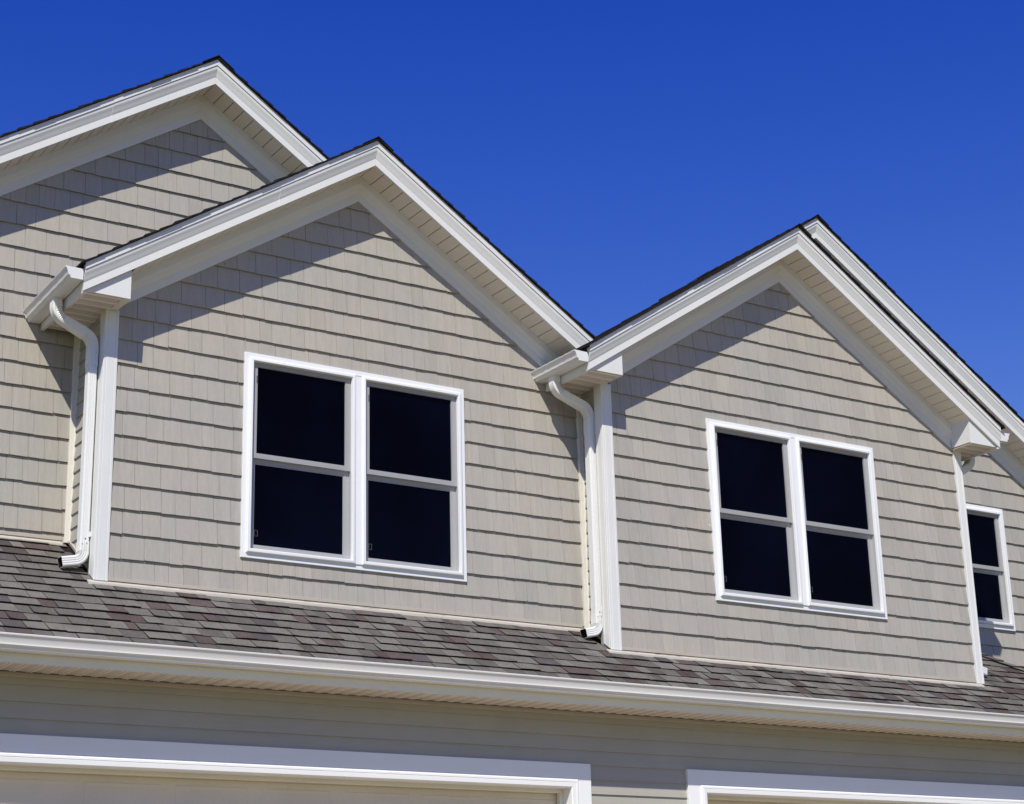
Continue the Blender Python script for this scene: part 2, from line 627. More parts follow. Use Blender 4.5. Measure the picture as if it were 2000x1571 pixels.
# ---- gable walls with shakes ----------------------------------------------
WIN = {1: (1.0548, 0.2631, 1.8502, 1.52), 2: (5.0365, 0.2567, 1.8502, 1.52), 3: (8.565, 0.5272, 0.925, 1.2174)}
WALLS = {
    1: dict(x0=0.098, x1=3.976, zb=0.018, zc=0.1639),
    2: dict(x0=4.080, x1=7.895, zb=-0.200, zc=-0.039),
    0: dict(x0=-1.75, x1=-0.010, x2=2.4, zb=0.375, zc=0.4397),
    3: dict(x0=8.02, x1=11.2, zb=-0.05, zc=0.3658, c=0.1745),
}
shakes = []
for k, wd in WALLS.items():
    gd = G[k]
    ztop = gd['zr'] + 0.03
    wall = MB()
    xa, xb = wd['x0'] - 0.09, wd['x1'] + 0.03
    if k == 0:
        xb = 2.0
    if k == 1:
        xb = 4.15
    if k == 3:
        xa = 6.1
    poly = [(xa, wd['zb'] - 0.35), (xb, wd['zb'] - 0.35), (xb, rake_z(gd, xb, ztop)), (gd['a'], ztop), (xa, rake_z(gd, xa, ztop))]
    if not (xa < gd['a'] < xb):
        poly.pop(3)
    wall.prism(poly, gd['y'] + 0.03, gd['y'] + 0.12)
    wname = {1: 'dormer_wall', 2: 'dormer_wall', 0: 'gable_wall', 3: 'gable_wall'}[k]
    wob = wall.build(wname, M['lap'], house)
    wd['ob'] = wob
    rows = 24
    for r in range(-1, rows):
        CC = wd.get('c', C0)
        z0 = wd['zc'] + r * CC
        z1 = z0 + CC + 0.012
        if z1 < wd['zb'] + 0.01:
            continue
        span = [(wd['x0'], wd['x1'])]
        if k == 0:
            span = [(wd['x0'], 2.05)]           # above the dormer roof the wall runs on behind it
        for s0, s1 in span:
            x = s0 - random.uniform(0.0, 0.1)
            while x < s1:
                w = random.choice((0.102, 0.115, 0.128, 0.143, 0.155, 0.17, 0.185)) + random.uniform(-.006, .006)
                xa, xb = x + 0.0002, x + w - 0.0002
                x += w
                xa, xb = max(xa, s0), min(xb, s1)
                if xb - xa < 0.01:
                    continue
                dz = random.uniform(-0.0025, 0.0025)
                tl = random.uniform(-0.0015, 0.0015)
                zb0 = max(z0, wd['zb'])
                base = zb0 if zb0 > z0 else z0 + dz
                pol = [(xa, base - tl), (xb, base + tl), (xb, z1), (xa, z1)]
                rk = gd['zr'] + 0.07
                pol = clip(pol, -gd['p'], 1.0, rk - gd['p'] * gd['a'])
                if len(pol) > 2:
                    pol = clip(pol, gd['p'], 1.0, rk + gd['p'] * gd['a'])
                if len(pol) < 3 or area(pol) < 4e-4:
                    continue
                # hidden behind the dormer roof and side wall
                cx = sum(p[0] for p in pol) / len(pol)
                cz = max(p[1] for p in pol)
                if k == 0 and xb > 0.004 and cz < rake_z(G[1], max(cx, 0.0), G[1]['zf'] + 0.1):
                    pol = clip(pol, 1, 0, 0.004)
                    if len(pol) < 3 or area(pol) < 4e-4:
                        continue
                    xb = 0.004
                if k == 3 and min(p[0] for p in pol) < 8.0:
                    continue
                pieces = [pol]
                if k in WIN:
                    wx, wz, ww, wh = WIN[k]
                    rx0, rx1, rz0, rz1 = wx + 0.02, wx + ww - 0.02, wz + 0.02, wz + wh - 0.02
                    if xb > rx0 and xa < rx1 and z1 > rz0 and min(p[1] for p in pol) < rz1:
                        pieces = []
                        L = clip(pol, 1, 0, rx0)
                        Rr = clip(pol, -1, 0, -rx1)
                        mid = clip(clip(pol, -1, 0, -rx0), 1, 0, rx1) if len(pol) > 2 else []
                        Bt = clip(mid, 0, 1, rz0) if len(mid) > 2 else []
                        Tp = clip(mid, 0, -1, -rz1) if len(mid) > 2 else []
                        pieces = [q for q in (L, Rr, Bt, Tp) if len(q) > 2 and area(q) > 2e-4]
                if not pieces:
                    continue
                yy = gd['y']
                but = 0.0190 + random.uniform(-0.001, 0.001)
                tilt = random.uniform(-0.0012, 0.0012)
                fr = (lambda x_, z_, yy=yy, z0=z0, but=but, tilt=tilt, xm=(xa + xb) / 2:
                      yy - 0.001 - but * (1 - min(1.0, (z_ - z0) / (C0 * 1.07)) * 0.85) + tilt * (x_ - xm) * 10)
                vis = sum(pix_area([(px, yy, pz) for px, pz in q]) for q in pieces)
                shakes.append((vis, k, pieces, fr, yy))
shakes.sort(key=lambda t: -t[0])
gaps = [random.choice((0.0011, 0.0014, 0.0018, 0.0025)) for _ in range(97)]
rest = MB()
for i, (vis, k, pieces, fr, yy) in enumerate(shakes):
    b = MB() if i < 300 else rest
    for q in pieces:
        gx = gaps[i % 97]
        qx = [p[0] for p in q]
        zmin = min(p[1] for p in q)
        hq = max(p[1] for p in q) - zmin
        xl_, xr_ = min(qx), max(qx)
        fp = [(min(max(px, xl_ + gx), xr_ - gx), pz) for px, pz in q] if xr_ - xl_ > 0.03 else q
        b.prism(fp, fr, lambda x_, z_, fr=fr: fr(x_, z_) + 0.0036)
        rp = [(px, pz + (min(0.011, hq * 0.3) if pz < zmin + 0.006 else 0.0)) for px, pz in q]
        b.prism(rp, lambda x_, z_, fr=fr: fr(x_, z_) + 0.0034, yy + 0.031)
    if i < 300:
        b.build('shake', M['shake'], WALLS[k]['ob'])
rest.build('shake_siding', M['shake'], house, kind='stuff')

# starter strips and sloped aprons where the walls meet the garage roof
for k, (xa, xb) in {1: (0.098, 3.96), 2: (4.08, 7.895), 0: (-1.75, -0.03)}.items():
    yy = G[k]['y']
    zb = RS * yy
    b = MB()
    b.box(xa, xb, yy - 0.020, yy + 0.03, zb + 0.004, zb + 0.026)
    b.build('starter_strip', M['clay_trim'], house, bevel=0.002)
    b = MB()
    x0a = xa - (0.14 if k != 0 else 0.0)
    xba = xb + (0.06 if k == 2 else 0.0)
    prof = [(yy - 0.012, zb + 0.000), (yy - 0.050, zb - 0.022), (yy - 0.052, zb - 0.044), (yy - 0.046, zb - 0.044), (yy - 0.044, zb - 0.028), (yy - 0.012, zb - 0.010)]
    b.loft([[(x, py, pz) for py, pz in prof] for x in (x0a, xba)])
    b.build('base_flashing', M['apron'], house)

# ---- corner posts ------------------------------------------------------------
def corner_post(x, y, z0, z1, w, side, slope_cut=True):
    """side -1: flange returns along the left wall, +1: along the right wall"""
    b = MB()
    s = -side
    g_ = 0.0025
    t = 0.022
    # outline in plan (x along wall from the corner, y outward); two faces with shallow shadow grooves
    pts = [(0.0, 0.004), (0.004, 0.0), (0.018, 0.0), (0.021, 0.0028), (0.024, 0.0), (w - 0.022, 0.0), (w - 0.019, 0.0028), (w - 0.016, 0.0), (w, 0.0), (w, t), (t, t)]
    back = [(t, w), (0.0, w), (0.0, w - 0.016), (0.0028, w - 0.019), (0.0, w - 0.022), (0.0, 0.024), (0.0028, 0.021), (0.0, 0.018)]
    plan = pts + back
    rings = []
    for top in (0, 1):
        rings.append([(x + s * px, y + py, (z1 if top else z0 + RS * py)) for px, py in plan])
    b.loft(rings)
    return b.build('corner_post', M['trim'], house, smooth=20)


corner_post(0.0, -0.022, 0.0, 1.93, 0.0992, -1)
corner_post(3.9817, -0.3529, -0.2183, 1.92, 0.0992, -1)
corner_post(7.9925, -0.3529, -0.2183, 1.915, 0.0992, 1)
for x, y, za, zb in ((0.006, 0.566, 0.375, 1.93), (3.9915, -0.024, -0.035, 1.915)):
    b = MB()
    b.box(x - 0.018, x + 0.020, y - 0.012, y + 0.06, za, zb)
    b.box(x + 0.014, x + 0.03, y - 0.016, y + 0.03, za + 0.001, zb + 0.001)
    b.build('inside_corner_post', M['cream'], house, bevel=0.002)

# ---- side walls with lap boards -----------------------------------------------
def side_wall(x, y0, y1, ztop, sgn, label=None):
    """sgn -1 faces left"""
    b = MB()
    b.prism([(y0, RS * y0 - 0.1), (y1, RS * y1 - 0.1), (y1, ztop), (y0, ztop)], 0, 0.1)
    b.v = [(x - sgn * 0.012 - sgn * py, px, pz) for px, py, pz in b.v]
    w = b.build('side_wall', M['lap'], house)
    E_ = 0.1015
    z = RS * y0 + 0.02 - E_
    while z < ztop:
        za, zb = z, min(z + E_ + 0.008, ztop)
        z += E_
        yb = min(y1, (zb - 0.0) / RS - 0.0) if zb < RS * y1 else y1
        q = [(y0, za), (y1, za), (y1, zb), (y0, zb)]
        q = clip(q, RS, -1.0, -0.012)
        if len(q) < 3 or area(q) < 2e-4:
            continue
        bb = MB()
        bb.prism(q, lambda a, zz: 0.012 * (1 - (zz - za) / (E_ * 1.1)), -0.012)
        bb.v = [(x + sgn * py, px, pz) for px, py, pz in bb.v]
        bb.build('lap_board', M['lap'], w)
    # sloped flashing along the foot
    f = MB()
    f.loft([[(x + sgn * 0.016, yy, RS * yy + 0.004), (x + sgn * 0.020, yy, RS * yy + 0.030), (x, yy, RS * yy + 0.034), (x, yy, RS * yy + 0.004)] for yy in (y0, y1)])
    f.build('step_flashing', M['clay_trim'], house)


side_wall(0.034, 0.070, 0.575, 1.94, -1)
side_wall(4.020, -0.262, -0.012, 1.93, -1)
side_wall(7.9925, -0.253, 0.58, 1.92, 1)

# ---- boxed eave returns, eave soffits and fascias ------------------------------
def eave(name_box, gd, box_poly, yfront, ywall, soff, zsof, fas_x, sgn, yrear, zf0, zf1):
    b = MB()
    b.prism([(bx, bz + (0.010 if q_ < 2 else 0.0)) for q_, (bx, bz) in enumerate(box_poly)], yfront + 0.012, ywall - 0.03)
    b.prism(box_poly, yfront, yfront + 0.0118)
    b.build('eave_return', M['trim'], house, bevel=0.0015)
    # horizontal vented soffit under the eave
    x0, x1 = soff
    s = MB()
    s.box(x0, x1, yfront + 0.012, yrear, zsof - 0.001, zsof + 0.012, 0)
    so = s.build('eave_soffit', M['dark'], house)
    n = int((yrear - yfront - 0.012) / 0.1009)
    for j in range(n + 1):
        ya = yfront + 0.016 + j * 0.1009
        yb_ = min(ya + 0.0945, yrear)
        if yb_ - ya < 0.02:
            continue
        pb = MB()
        third = (yb_ - ya)
        zt_ = zsof - 0.0015
        sec = [(ya, zt_), (ya, zt_ - 0.006), (ya + 0.030 * third / 0.0945, zt_ - 0.006), (ya + 0.038 * third / 0.0945, zt_ - 0.0025), (yb_ - 0.004, zt_ - 0.0025), (yb_ - 0.001, zt_ - 0.005), (yb_, zt_ - 0.005), (yb_, zt_)]
        pb.loft([[(x_, a_, z_) for a_, z_ in sec] for x_ in (x0 + 0.001, x1 - 0.001)], segmi=[1, 1, 1, 0, 1, 1, 1, 1])
        pb.build('soffit_panel', [M['vented_side'], M['soffit_smooth']], so)
    f = MB()
    prof = [(0.0, zf0), (0.0, zf1), (0.016, zf1), (0.016, zf0 + 0.015), (0.024, zf0 + 0.015), (0.024, zf0)]
    f.loft([[(fas_x - sgn * a, yy, z) for a, z in prof] for yy in (yfront - 0.012, yrear)])
    f.build('eave_fascia', M['trim'], house)


def fz(gd, x, add=0.02):
    return rake_z(gd, x, gd['zf']) + add


z1 = 1.923
eave('eave_return', G[1], [(-0.244, z1), (0.0830, z1), (0.0830, fz(G[1], 0.0830)), (-0.244, fz(G[1], -0.244, 0.03))], -0.2720, 0.0,
     (-0.246, 0.03), z1 + 0.004, -0.264, -1, 0.565, 1.902, 2.05)
z2 = 1.9125
eave('eave_return', G[2], [(3.70, z2), (4.024, z2), (4.024, fz(G[2], 4.024)), (3.70, fz(G[2], 3.70, 0.03))], -0.5980, -0.3309,
     (3.697, 4.01), z2 + 0.004, 3.680, -1, -0.02, 1.893, 2.02)
z3 = 1.900
eave('eave_return', G[2], [(7.872, z3), (8.198, z3), (8.198, fz(G[2], 8.198, 0.03)), (7.872, fz(G[2], 7.872))], -0.5980, -0.3309,
     (7.885, 8.20), z3 + 0.004, 8.216, 1, 0.575, 1.885, 2.02)
# soffit strip under the fronts of the returns, back to the wall
for (xa, xb, ya, yb_, zz) in ((0.03, 0.0810, -0.262, -0.03, z1), (4.01, 4.022, -0.588, -0.36, z2), (7.874, 7.886, -0.588, -0.36, z3)):
    b = MB()
    b.box(xa, xb, ya, yb_, zz - 0.004, zz + 0.0)
    b.build('soffit_edge', M['soffit'], house)

# ---- gutters ---------------------------------------------------------------------
GPROF = [(0.0, 0.0), (0.0, -0.078), (0.084, -0.078), (0.0885, -0.075), (0.0895, -0.064), (0.092, -0.059), (0.101, -0.0565), (0.1055, -0.053), (0.1045, -0.049), (0.1065, -0.040), (0.1105, -0.028), (0.1160, -0.014), (0.121, -0.008), (0.1255, -0.004), (0.1270, 0.003), (0.123, 0.006), (0.1185, 0.004), (0.117, -0.002), (0.110, -0.013), (0.106, -0.026), (0.102, -0.040), (0.100, -0.052), (0.088, -0.056), (0.0855, -0.0745), (0.003, -0.0745), (0.003, 0.0)]
CAP = GPROF[:15]


def gutter(p0, p1, out, z0, z1, caps, hs=1.0, label=None, os=1.0):
    """p0,p1 plan points of the back edge, out: outward unit vector"""
    b = MB()
    n = 14
    rings = []
    for i in range(n + 1):
        t = i / n
        px, py = p0[0] + (p1[0] - p0[0]) * t, p0[1] + (p1[1] - p0[1]) * t
        zz = z0 + (z1 - z0) * t
        wob = 0.0 if n < 8 else 0.0012 * math.sin(t * 37.0)
        rings.append([(px + out[0] * (u * os + wob), py + out[1] * (u * os + wob), zz + h * hs + wob) for u, h in GPROF])
    b.loft(rings)
    gob = b.build('gutter', M['gutter'], house, smooth=24, label=label)
    for t, d in caps:
        px, py = p0[0] + (p1[0] - p0[0]) * t, p0[1] + (p1[1] - p0[1]) * t
        zz = z0 + (z1 - z0) * t
        L = math.hypot(p1[0] - p0[0], p1[1] - p0[1])
        ux, uy = (p1[0] - p0[0]) / L, (p1[1] - p0[1]) / L
        c = MB()
        rr = []
        for e in (-0.0005, 0.003):
            rr.append([(px + out[0] * (u * os + 0.0015) + ux * d * e, py + out[1] * (u * os + 0.0015) + uy * d * e, zz + h * hs - 0.001) for u, h in CAP])
        c.loft(rr)
        c.build('end_cap', M['gutter'], gob)
    return gob


gutter((-0.2705, -0.305), (-0.2705, 0.566), (-1, 0), 2.064, 2.030, [(0, -1), (1, 1)], label="short sloping gutter on the left eave of the left dormer")
gutter((3.6735, -0.625), (3.6735, -0.016), (-1, 0), 2.036, 2.036, [(0, -1), (1, 1)], label="short gutter where the two dormers meet")
gutter((8.224, -0.625), (8.224, 0.58), (1, 0), 2.042, 2.040, [(0, -1), (1, 1)], label="gutter end on the right eave of the right dormer")
gutter((-2.3, -0.842), (9.86, -0.842), (0, -1), -0.590, -0.590, [], hs=1.10, os=0.98, label="long gutter along the garage eave")

# ---- downspouts -------------------------------------------------------------------
def fillet(path, rad, seg=6):
    out = [Vector(path[0])]
    flags = [0]
    for i in range(1, len(path) - 1):
        a, b_, c = Vector(path[i - 1]), Vector(path[i]), Vector(path[i + 1])
        d1, d2 = (a - b_).normalized(), (c - b_).normalized()
        ang = d1.angle(d2)
        L = rad / math.tan(ang / 2)
        L = min(L, (a - b_).length * 0.49, (c - b_).length * 0.49)
        r = L * math.tan(ang / 2)
        ctr = b_ + (d1 + d2).normalized() * (r / math.sin(ang / 2))
        s, e = b_ + d1 * L - ctr, b_ + d2 * L - ctr
        tot = s.angle(e)
        ax = s.cross(e).normalized()
        for k in range(seg + 1):
            out.append(ctr + Matrix.Rotation(tot * k / seg, 3, ax) @ s)
            flags.append(1)
    out.append(Vector(path[-1]))
    flags.append(0)
    return out, flags


def rect_profile(wa, wb, rib=0.0022, nr=4):
    pts = []
    def sidepts(x0, y0, x1, y1, nx, ny, L):
        n = nr * 4
        for i in range(n):
            t = i / n
            ph = math.sin(t * nr * 2 * math.pi - math.pi / 2) * 0.5 + 0.5
            ee = rib * (ph - 0.5) if 0.06 < t < 0.94 else -rib * 0.5
            pts.append((x0 + (x1 - x0) * t + nx * ee, y0 + (y1 - y0) * t + ny * ee))
    a, b_ = wa / 2, wb / 2
    c = 0.006
    sidepts(-a + c, -b_, a - c, -b_, 0, -1, wa)
    sidepts(a, -b_ + c, a, b_ - c, 1, 0, wb)
    sidepts(a - c, b_, -a + c, b_, 0, 1, wa)
    sidepts(-a, b_ - c, -a, -b_ + c, -1, 0, wb)
    return pts


def tube(path, flags, wa, wb, name, parent, mat, pleat=0.0, scale=1.0, hollow_end=False, pleat_side=None):
    """path lies in a plane y=const; profile first axis lies in that plane, second along y"""
    prof = rect_profile(wa * scale, wb * scale)
    rings = []
    n = len(path)
    for i, p in enumerate(path):
        d = (path[min(i + 1, n - 1)] - path[max(i - 1, 0)]).normalized()
        yv = Vector((0, 1, 0))
        a = yv.cross(d).normalized()
        k = 1.0
        rings.append([p + a * (u * k) + yv * v for u, v in prof])
    b = MB()
    b.loft(rings, mi=0, cap=not hollow_end)
    mats = [mat]
    if hollow_end:
        # back up the inside so that the mouth reads as an opening
        inner = []
        for i in range(n - 1, max(n - 6, -1), -1):
            d = (path[min(i + 1, n - 1)] - path[max(i - 1, 0)]).normalized()
            yv = Vector((0, 1, 0))
            a = yv.cross(d).normalized()
            inner.append([path[i] + a * (u * 0.955) + yv * (v * 0.955) for u, v in prof])
        b.loft([rings[-1], inner[0]], cap=False)
        b.loft(inner, cap=False, mi=1)
        b.face(inner[-1], 1)
        b.face(rings[0])
        mats.append(M['black_in'])
    return b.build(name, mats, parent, smooth=50)


def pleated(path, flags, wa, wb, name, parent, mat, amp, hollow_end=False):
    """elbow with creases on the throat side: rings pulled in and out through the bend"""
    pts, fl = [], []
    for i in range(len(path) - 1):
        pts.append(path[i]); fl.append(flags[i] and flags[i + 1])
        if flags[i] and flags[i + 1]:
            pts.append((path[i] + path[i + 1]) / 2); fl.append(2)
    pts.append(path[-1]); fl.append(0)
    prof = rect_profile(wa, wb)
    rings = []
    n = len(pts)
    bend = None
    for i in range(1, n - 1):
        if fl[i]:
            bend = ((pts[i + 1] - pts[i]) - (pts[i] - pts[i - 1]))
            if bend.length > 1e-6:
                break
    for i, p in enumerate(pts):
        d = (pts[min(i + 1, n - 1)] - pts[max(i - 1, 0)]).normalized()
        yv = Vector((0, 1, 0))
        a = yv.cross(d).normalized()
        inner = 1 if (bend is not None and a.dot(bend) > 0) else -1
        rg = []
        for u, v in prof:
            uu = u
            side = (u * inner) / (wa / 2)          # +1 throat
            pull = 0.0
            if fl[i] == 2:
                pull = amp
            elif fl[i]:
                pull = -amp * 0.4
            w = max(0.0, side * 0.5 + 0.62)
            vv = v * (1 - pull * w / (wb / 2))
            uu = u - (inner * pull * max(0.0, side) if side > 0 else 0.0)
            rg.append(p + a * uu + yv * vv)
        rings.append(rg)
    b = MB()
    mats = [mat]
    b.loft(rings, mi=0, cap=not hollow_end)
    if hollow_end:
        def ring_at(i, k):
            d = (pts[min(i + 1, n - 1)] - pts[max(i - 1, 0)]).normalized()
            yv = Vector((0, 1, 0))
            a = yv.cross(d).normalized()
            return [pts[i] + a * (u * k) + yv * (v * k) for u, v in prof]
        inner = [ring_at(i, 0.955) for i in range(n - 1, n - 8, -1)]
        b.loft([rings[-1], inner[0]], cap=False)
        b.loft(inner, cap=False, mi=1)
        b.face(inner[-1], 1)
        b.face(rings[0])
        mats.append(M['black_in'])
    return b.build(name, mats, parent, smooth=28)


def downspout(xw, y, xg, zg, zdiag, ztop, zbot, kick, sgn, label):
    """xw wall-side centre x, xg outlet centre x, sgn -1: kicks to the left"""
    wa, wb = 0.066, 0.076
    # straight run
    run = [Vector((xw, y, ztop - 0.08)), Vector((xw, y, (ztop + zbot) / 2)), Vector((xw, y, zbot))]
    ds = tube(run, [0, 0, 0], wa, wb, 'downspout', house, M['gutter'])
    ds['label'] = label
    # offset of two elbows under the gutter
    pa = Vector((xg, y, zg)); pb = Vector((xg, y, zdiag + 0.0)); pc = Vector((xw, y, ztop + 0.085)); pd = Vector((xw, y, ztop - 0.125))
    mid = (pb + pc) / 2
    p1, f1 = fillet([pa, pb, mid], 0.10, 9)
    pleated(p1, f1, wa * 1.05, wb * 1.05, 'elbow', ds, M['gutter'], 0.0055)
    p2, f2 = fillet([mid - (pc - pb).normalized() * 0.02, pc, pd], 0.105, 9)
    pleated(p2, f2, wa * 1.09, wb * 1.09, 'elbow', ds, M['gutter'], 0.003)
    # bottom elbow
    e0 = Vector((xw, y, zbot + 0.05)); e1 = Vector((xw, y, zbot - 0.075)); e2 = e1 + Vector((sgn * kick, 0, -0.028))
    p3, f3 = fillet([e0, e1, e2], 0.07, 12)
    pts = p3[:-1] + [p3[-2].lerp(p3[-1], t) for t in (0.3, 0.6, 0.8, 1.0)]
    fl = f3[:-1] + [0, 0, 0, 0]
    pleated(pts, fl, wa * 1.08, wb * 1.08, 'elbow', ds, M['gutter'], 0.0018, hollow_end=True)
    # strap with screws
    st = MB()
    zc = zbot + 0.10
    st.box(xw - sgn * (wa / 2 + 0.002), xw - sgn * (wa / 2 - 0.014), y - wb / 2 - 0.0035, y - wb / 2 + 0.002, zc - 0.018, zc + 0.018)
    st.box(min(xw - sgn * wa / 2, xw - sgn * (wa / 2 + 0.012)), max(xw - sgn * wa / 2, xw - sgn * (wa / 2 + 0.012)), y - wb / 2 - 0.004, y - wb / 2 - 0.001, zc - 0.014, zc + 0.014)
    st.build('strap', M['gutter'], ds)
    for dx_, dz_ in ((0.0, 0.02), (0.012, -0.012), (-0.02, -0.02)):
        sc = MB()
        sc.box(xw + dx_ - 0.003, xw + dx_ + 0.003, y - wb / 2 - 0.006, y - wb / 2 - 0.001, zbot + 0.05 + dz_ - 0.003, zbot + 0.05 + dz_ + 0.003)
        sc.build('screw', M['latch'], ds)
    return ds


downspout(-0.040, 0.10, -0.315, 1.985, 1.855, 1.645, 0.225, 0.15, -1, "downspout on the left side of the left dormer")
downspout(3.966, -0.20, 3.643, 1.968, 1.845, 1.645, 0.02, 0.13, -1, "downspout between the two dormers")
downspout(8.035, -0.17, 8.30, 1.975, 1.855, 1.62, 0.03, 0.16, 1, "downspout behind the right corner of the right dormer")

# ---- windows --------------------------------------------------------------------------
def frame_ring(b, x0, z0, x1, z1, prof, yw):
    """prof: closed list of (inset, y); mitred round the rectangle"""
    k = len(prof)
    rings = []
    for cx, cz, sx, sz in ((x0, z0, 1, 1), (x1, z0, -1, 1), (x1, z1, -1, -1), (x0, z1, 1, -1)):
        rings.append([(cx + sx * d, yw + y, cz + sz * d) for d, y in prof])
    n = len(b.v)
    for rg in rings:
        b.v += rg
    for i in range(4):
        for j in range(k):
            a, c = n + i * k + j, n + i * k + (j + 1) % k
            e, f = n + ((i + 1) % 4) * k + j, n + ((i + 1) % 4) * k + (j + 1) % k
            b.f.append((a, c, f, e))
            b.mi.append(0)


def rect_ring(b, x0, z0, x1, z1, wl_, wr, wb_, wt, y0, y1):
    b.box(x0, x0 + wl_, y0, y1, z0, z1)
    b.box(x1 - wr, x1, y0, y1, z0, z1)
    b.box(x0 + wl_ - 0.0005, x1 - wr + 0.0005, y0 + 0.001, y1, z0, z0 + wb_)
    b.box(x0 + wl_ - 0.0005, x1 - wr + 0.0005, y0 + 0.001, y1, z1 - wt, z1)


def window(k, label, units):
    yw = G[k]['y']
    x, z, W, H = WIN[k]
    b = MB()
    flange = [(0.0, 0.0), (0.0, -0.028), (0.002, -0.030), (0.037, -0.030), (0.037, 0.0)]
    frame_ring(b, x, z, x + W, z + H, flange, yw)
    ring = [(0.0, -0.004), (0.0, -0.034), (0.0015, -0.044), (0.007, -0.0505), (0.012, -0.052), (0.025, -0.052), (0.028, -0.050), (0.030, -0.046), (0.031, 0.03), (0.008, 0.03)]
    spans = []
    x0, x1 = x + 0.036, x + W - 0.036
    gap = 0.055
    uw = (x1 - x0 - gap * (units - 1)) / units
    for i in range(units):
        spans.append((x0 + i * (uw + gap), x0 + i * (uw + gap) + uw))
    for a, c in spans:
        frame_ring(b, a, z + 0.036, c, z + H - 0.036, ring, yw)
    win = b.build('window', M['vinyl'], house, smooth=28, label=label)
    for i in range(units - 1):
        mb = MB()
        mb.box(spans[i][1] - 0.002, spans[i + 1][0] + 0.002, yw - 0.038, yw + 0.02, z + 0.037, z + H - 0.045)
        mb.build('mullion', M['vinyl'], win, bevel=0.003)
    zm = z + H * 0.494
    for a, c in spans:
        ia, ic, iz0, iz1 = a + 0.031, c - 0.031, z + 0.067, z + H - 0.067
        us = MB()
        rect_ring(us, ia, zm - 0.016, ic, iz1, 0.043, 0.043, 0.038, 0.030, yw - 0.018, yw + 0.008)
        us.build('upper_sash', M['vinyl'], win, bevel=0.002)
        ls = MB()
        rect_ring(ls, ia, iz0, ic, zm + 0.018, 0.046, 0.046, 0.042, 0.072, yw + 0.009, yw + 0.03)
        ls.build('lower_sash', M['vinyl'], win, bevel=0.002)
        p = MB()
        p.box(ia + 0.040, ic - 0.040, yw - 0.003, yw + 0.003, zm + 0.018, iz1 - 0.027)
        p.build('pane', M['glass'], win)
        p = MB()
        p.box(ia + 0.043, ic - 0.043, yw + 0.018, yw + 0.0235, iz0 + 0.039, zm - 0.048)
        p.build('pane', M['glass'], win)
        sc = MB()
        yy = yw - 0.024
        sc.face([(ia, yy, iz0), (ic, yy, iz0), (ic, yy, iz1), (ia, yy, iz1)])
        sc.build('insect_screen', M['screen'], win)
        # tilt latches and pull tab
        lt = MB()
        lt.box(ia + 0.034, ia + 0.044, yw - 0.019, yw - 0.010, iz1 - 0.155, iz1 - 0.10)
        lt.build('latch', M['latch'], win)
        tb = MB()
        tx, tz = ia + 0.052, iz0 + 0.105
        rect_ring(tb, tx, tz, tx + 0.028, tz + 0.045, 0.0035, 0.0035, 0.0035, 0.0035, yw + 0.015, yw + 0.0185)
        tb.build('pull_tab', M['latch'], win)
    return win


window(1, "twin double-hung window of the left dormer", 2)
window(2, "twin double-hung window of the right dormer", 2)
window(3, "single double-hung window half hidden behind the right corner post", 1)

# ---- garage roof -------------------------------------------------------------------------
gr = MB()
T = 0.016


def roofpt(x, y, off=0.0):
    return (x, y, RS * y + off)


gr.loft([[roofpt(-2.3, -0.865, -T), roofpt(-2.3, 0.62, -T), roofpt(-2.3, 0.62, -T - 0.02), roofpt(-2.3, -0.865, -T - 0.02)],
         [roofpt(HIPX + 0.865, -0.865, -T), roofpt(HIPX - 0.62, 0.62, -T), roofpt(HIPX - 0.62, 0.62, -T - 0.02), roofpt(HIPX + 0.865, -0.865, -T - 0.02)]])
# hip end
gr.face([(HIPX + 0.865, -0.865, RS * -0.865 - T), (HIPX + 0.865, 3.0, RS * -0.865 - T), (HIPX - 0.62, 3.0, RS * 0.62 - T), (HIPX - 0.62, 0.62, RS * 0.62 - T)])
garage_roof = gr.build('garage_roof', M['asph_edge'], house)
DY = 0.13 / math.sqrt(1 + RS * RS)
ys0 = -0.8886
tabs = []
for r in range(-0, 14):
    yb_ = ys0 + r * DY
    x = -2.2 + random.uniform(-0.2, 0.0)
    x_end = HIPX - yb_ - 0.03
    run_c = 'sh_grey'
    while x < x_end:
        w = random.choice((0.07, 0.09, 0.11, 0.125, 0.14, 0.155, 0.17, 0.19))
        xa, xb = x + 0.0016, min(x + w - 0.0016, x_end)
        x += w
        if xb - xa < 0.02:
            continue
        thick = random.random() < 0.72
        tb_ = (0.0200 if thick else 0.0140) + random.uniform(-0.001, 0.001)
        col = random.choices(('sh_grey', 'sh_mid', 'sh_dark', 'sh_red'), (0.50, 0.30, 0.06, 0.14))[0]
        ya, yt = yb_ + random.uniform(-0.003, 0.003), yb_ + DY + 0.035
        xm = (xa + xb) / 2
        # cut where walls stand
        if xm > 0.0 and xm < 3.98:
            ymax = 0.0
        elif 3.98 <= xm < 7.99:
            ymax = -0.331
        elif xm <= 0.0:
            ymax = 0.60
        else:
            ymax = 0.60
        if ya > ymax + 0.02:
            continue
        yt = min(yt, ymax + 0.03)
        xa0 = xa
        if yb_ > 0.0 and xa < 0.0 < xb:
            xb = -0.002
        if -0.331 < yb_ < 0.0 and xa < 3.98 < xb:
            xb = 3.98 if xm < 3.98 else xb
            xa = 7.99 if xm > 7.99 else xa
        if yb_ > -0.331 and xa < 7.99 < xb and xm >= 7.99:
            xa = 7.992
        if xb - xa < 0.015:
            continue
        bend = [random.uniform(-0.0022, 0.0022) for _ in range(3)]
        wv = 0.004 * math.sin(xm * 1.7 + r) 
        vis = pix_area([roofpt(xa, ya), roofpt(xb, ya), roofpt(xb, ya + DY), roofpt(xa, ya + DY)])
        tabs.append((vis, xa, xb, ya + wv * 0.4, yt, tb_, col, bend))
tabs.sort(key=lambda t: -t[0])
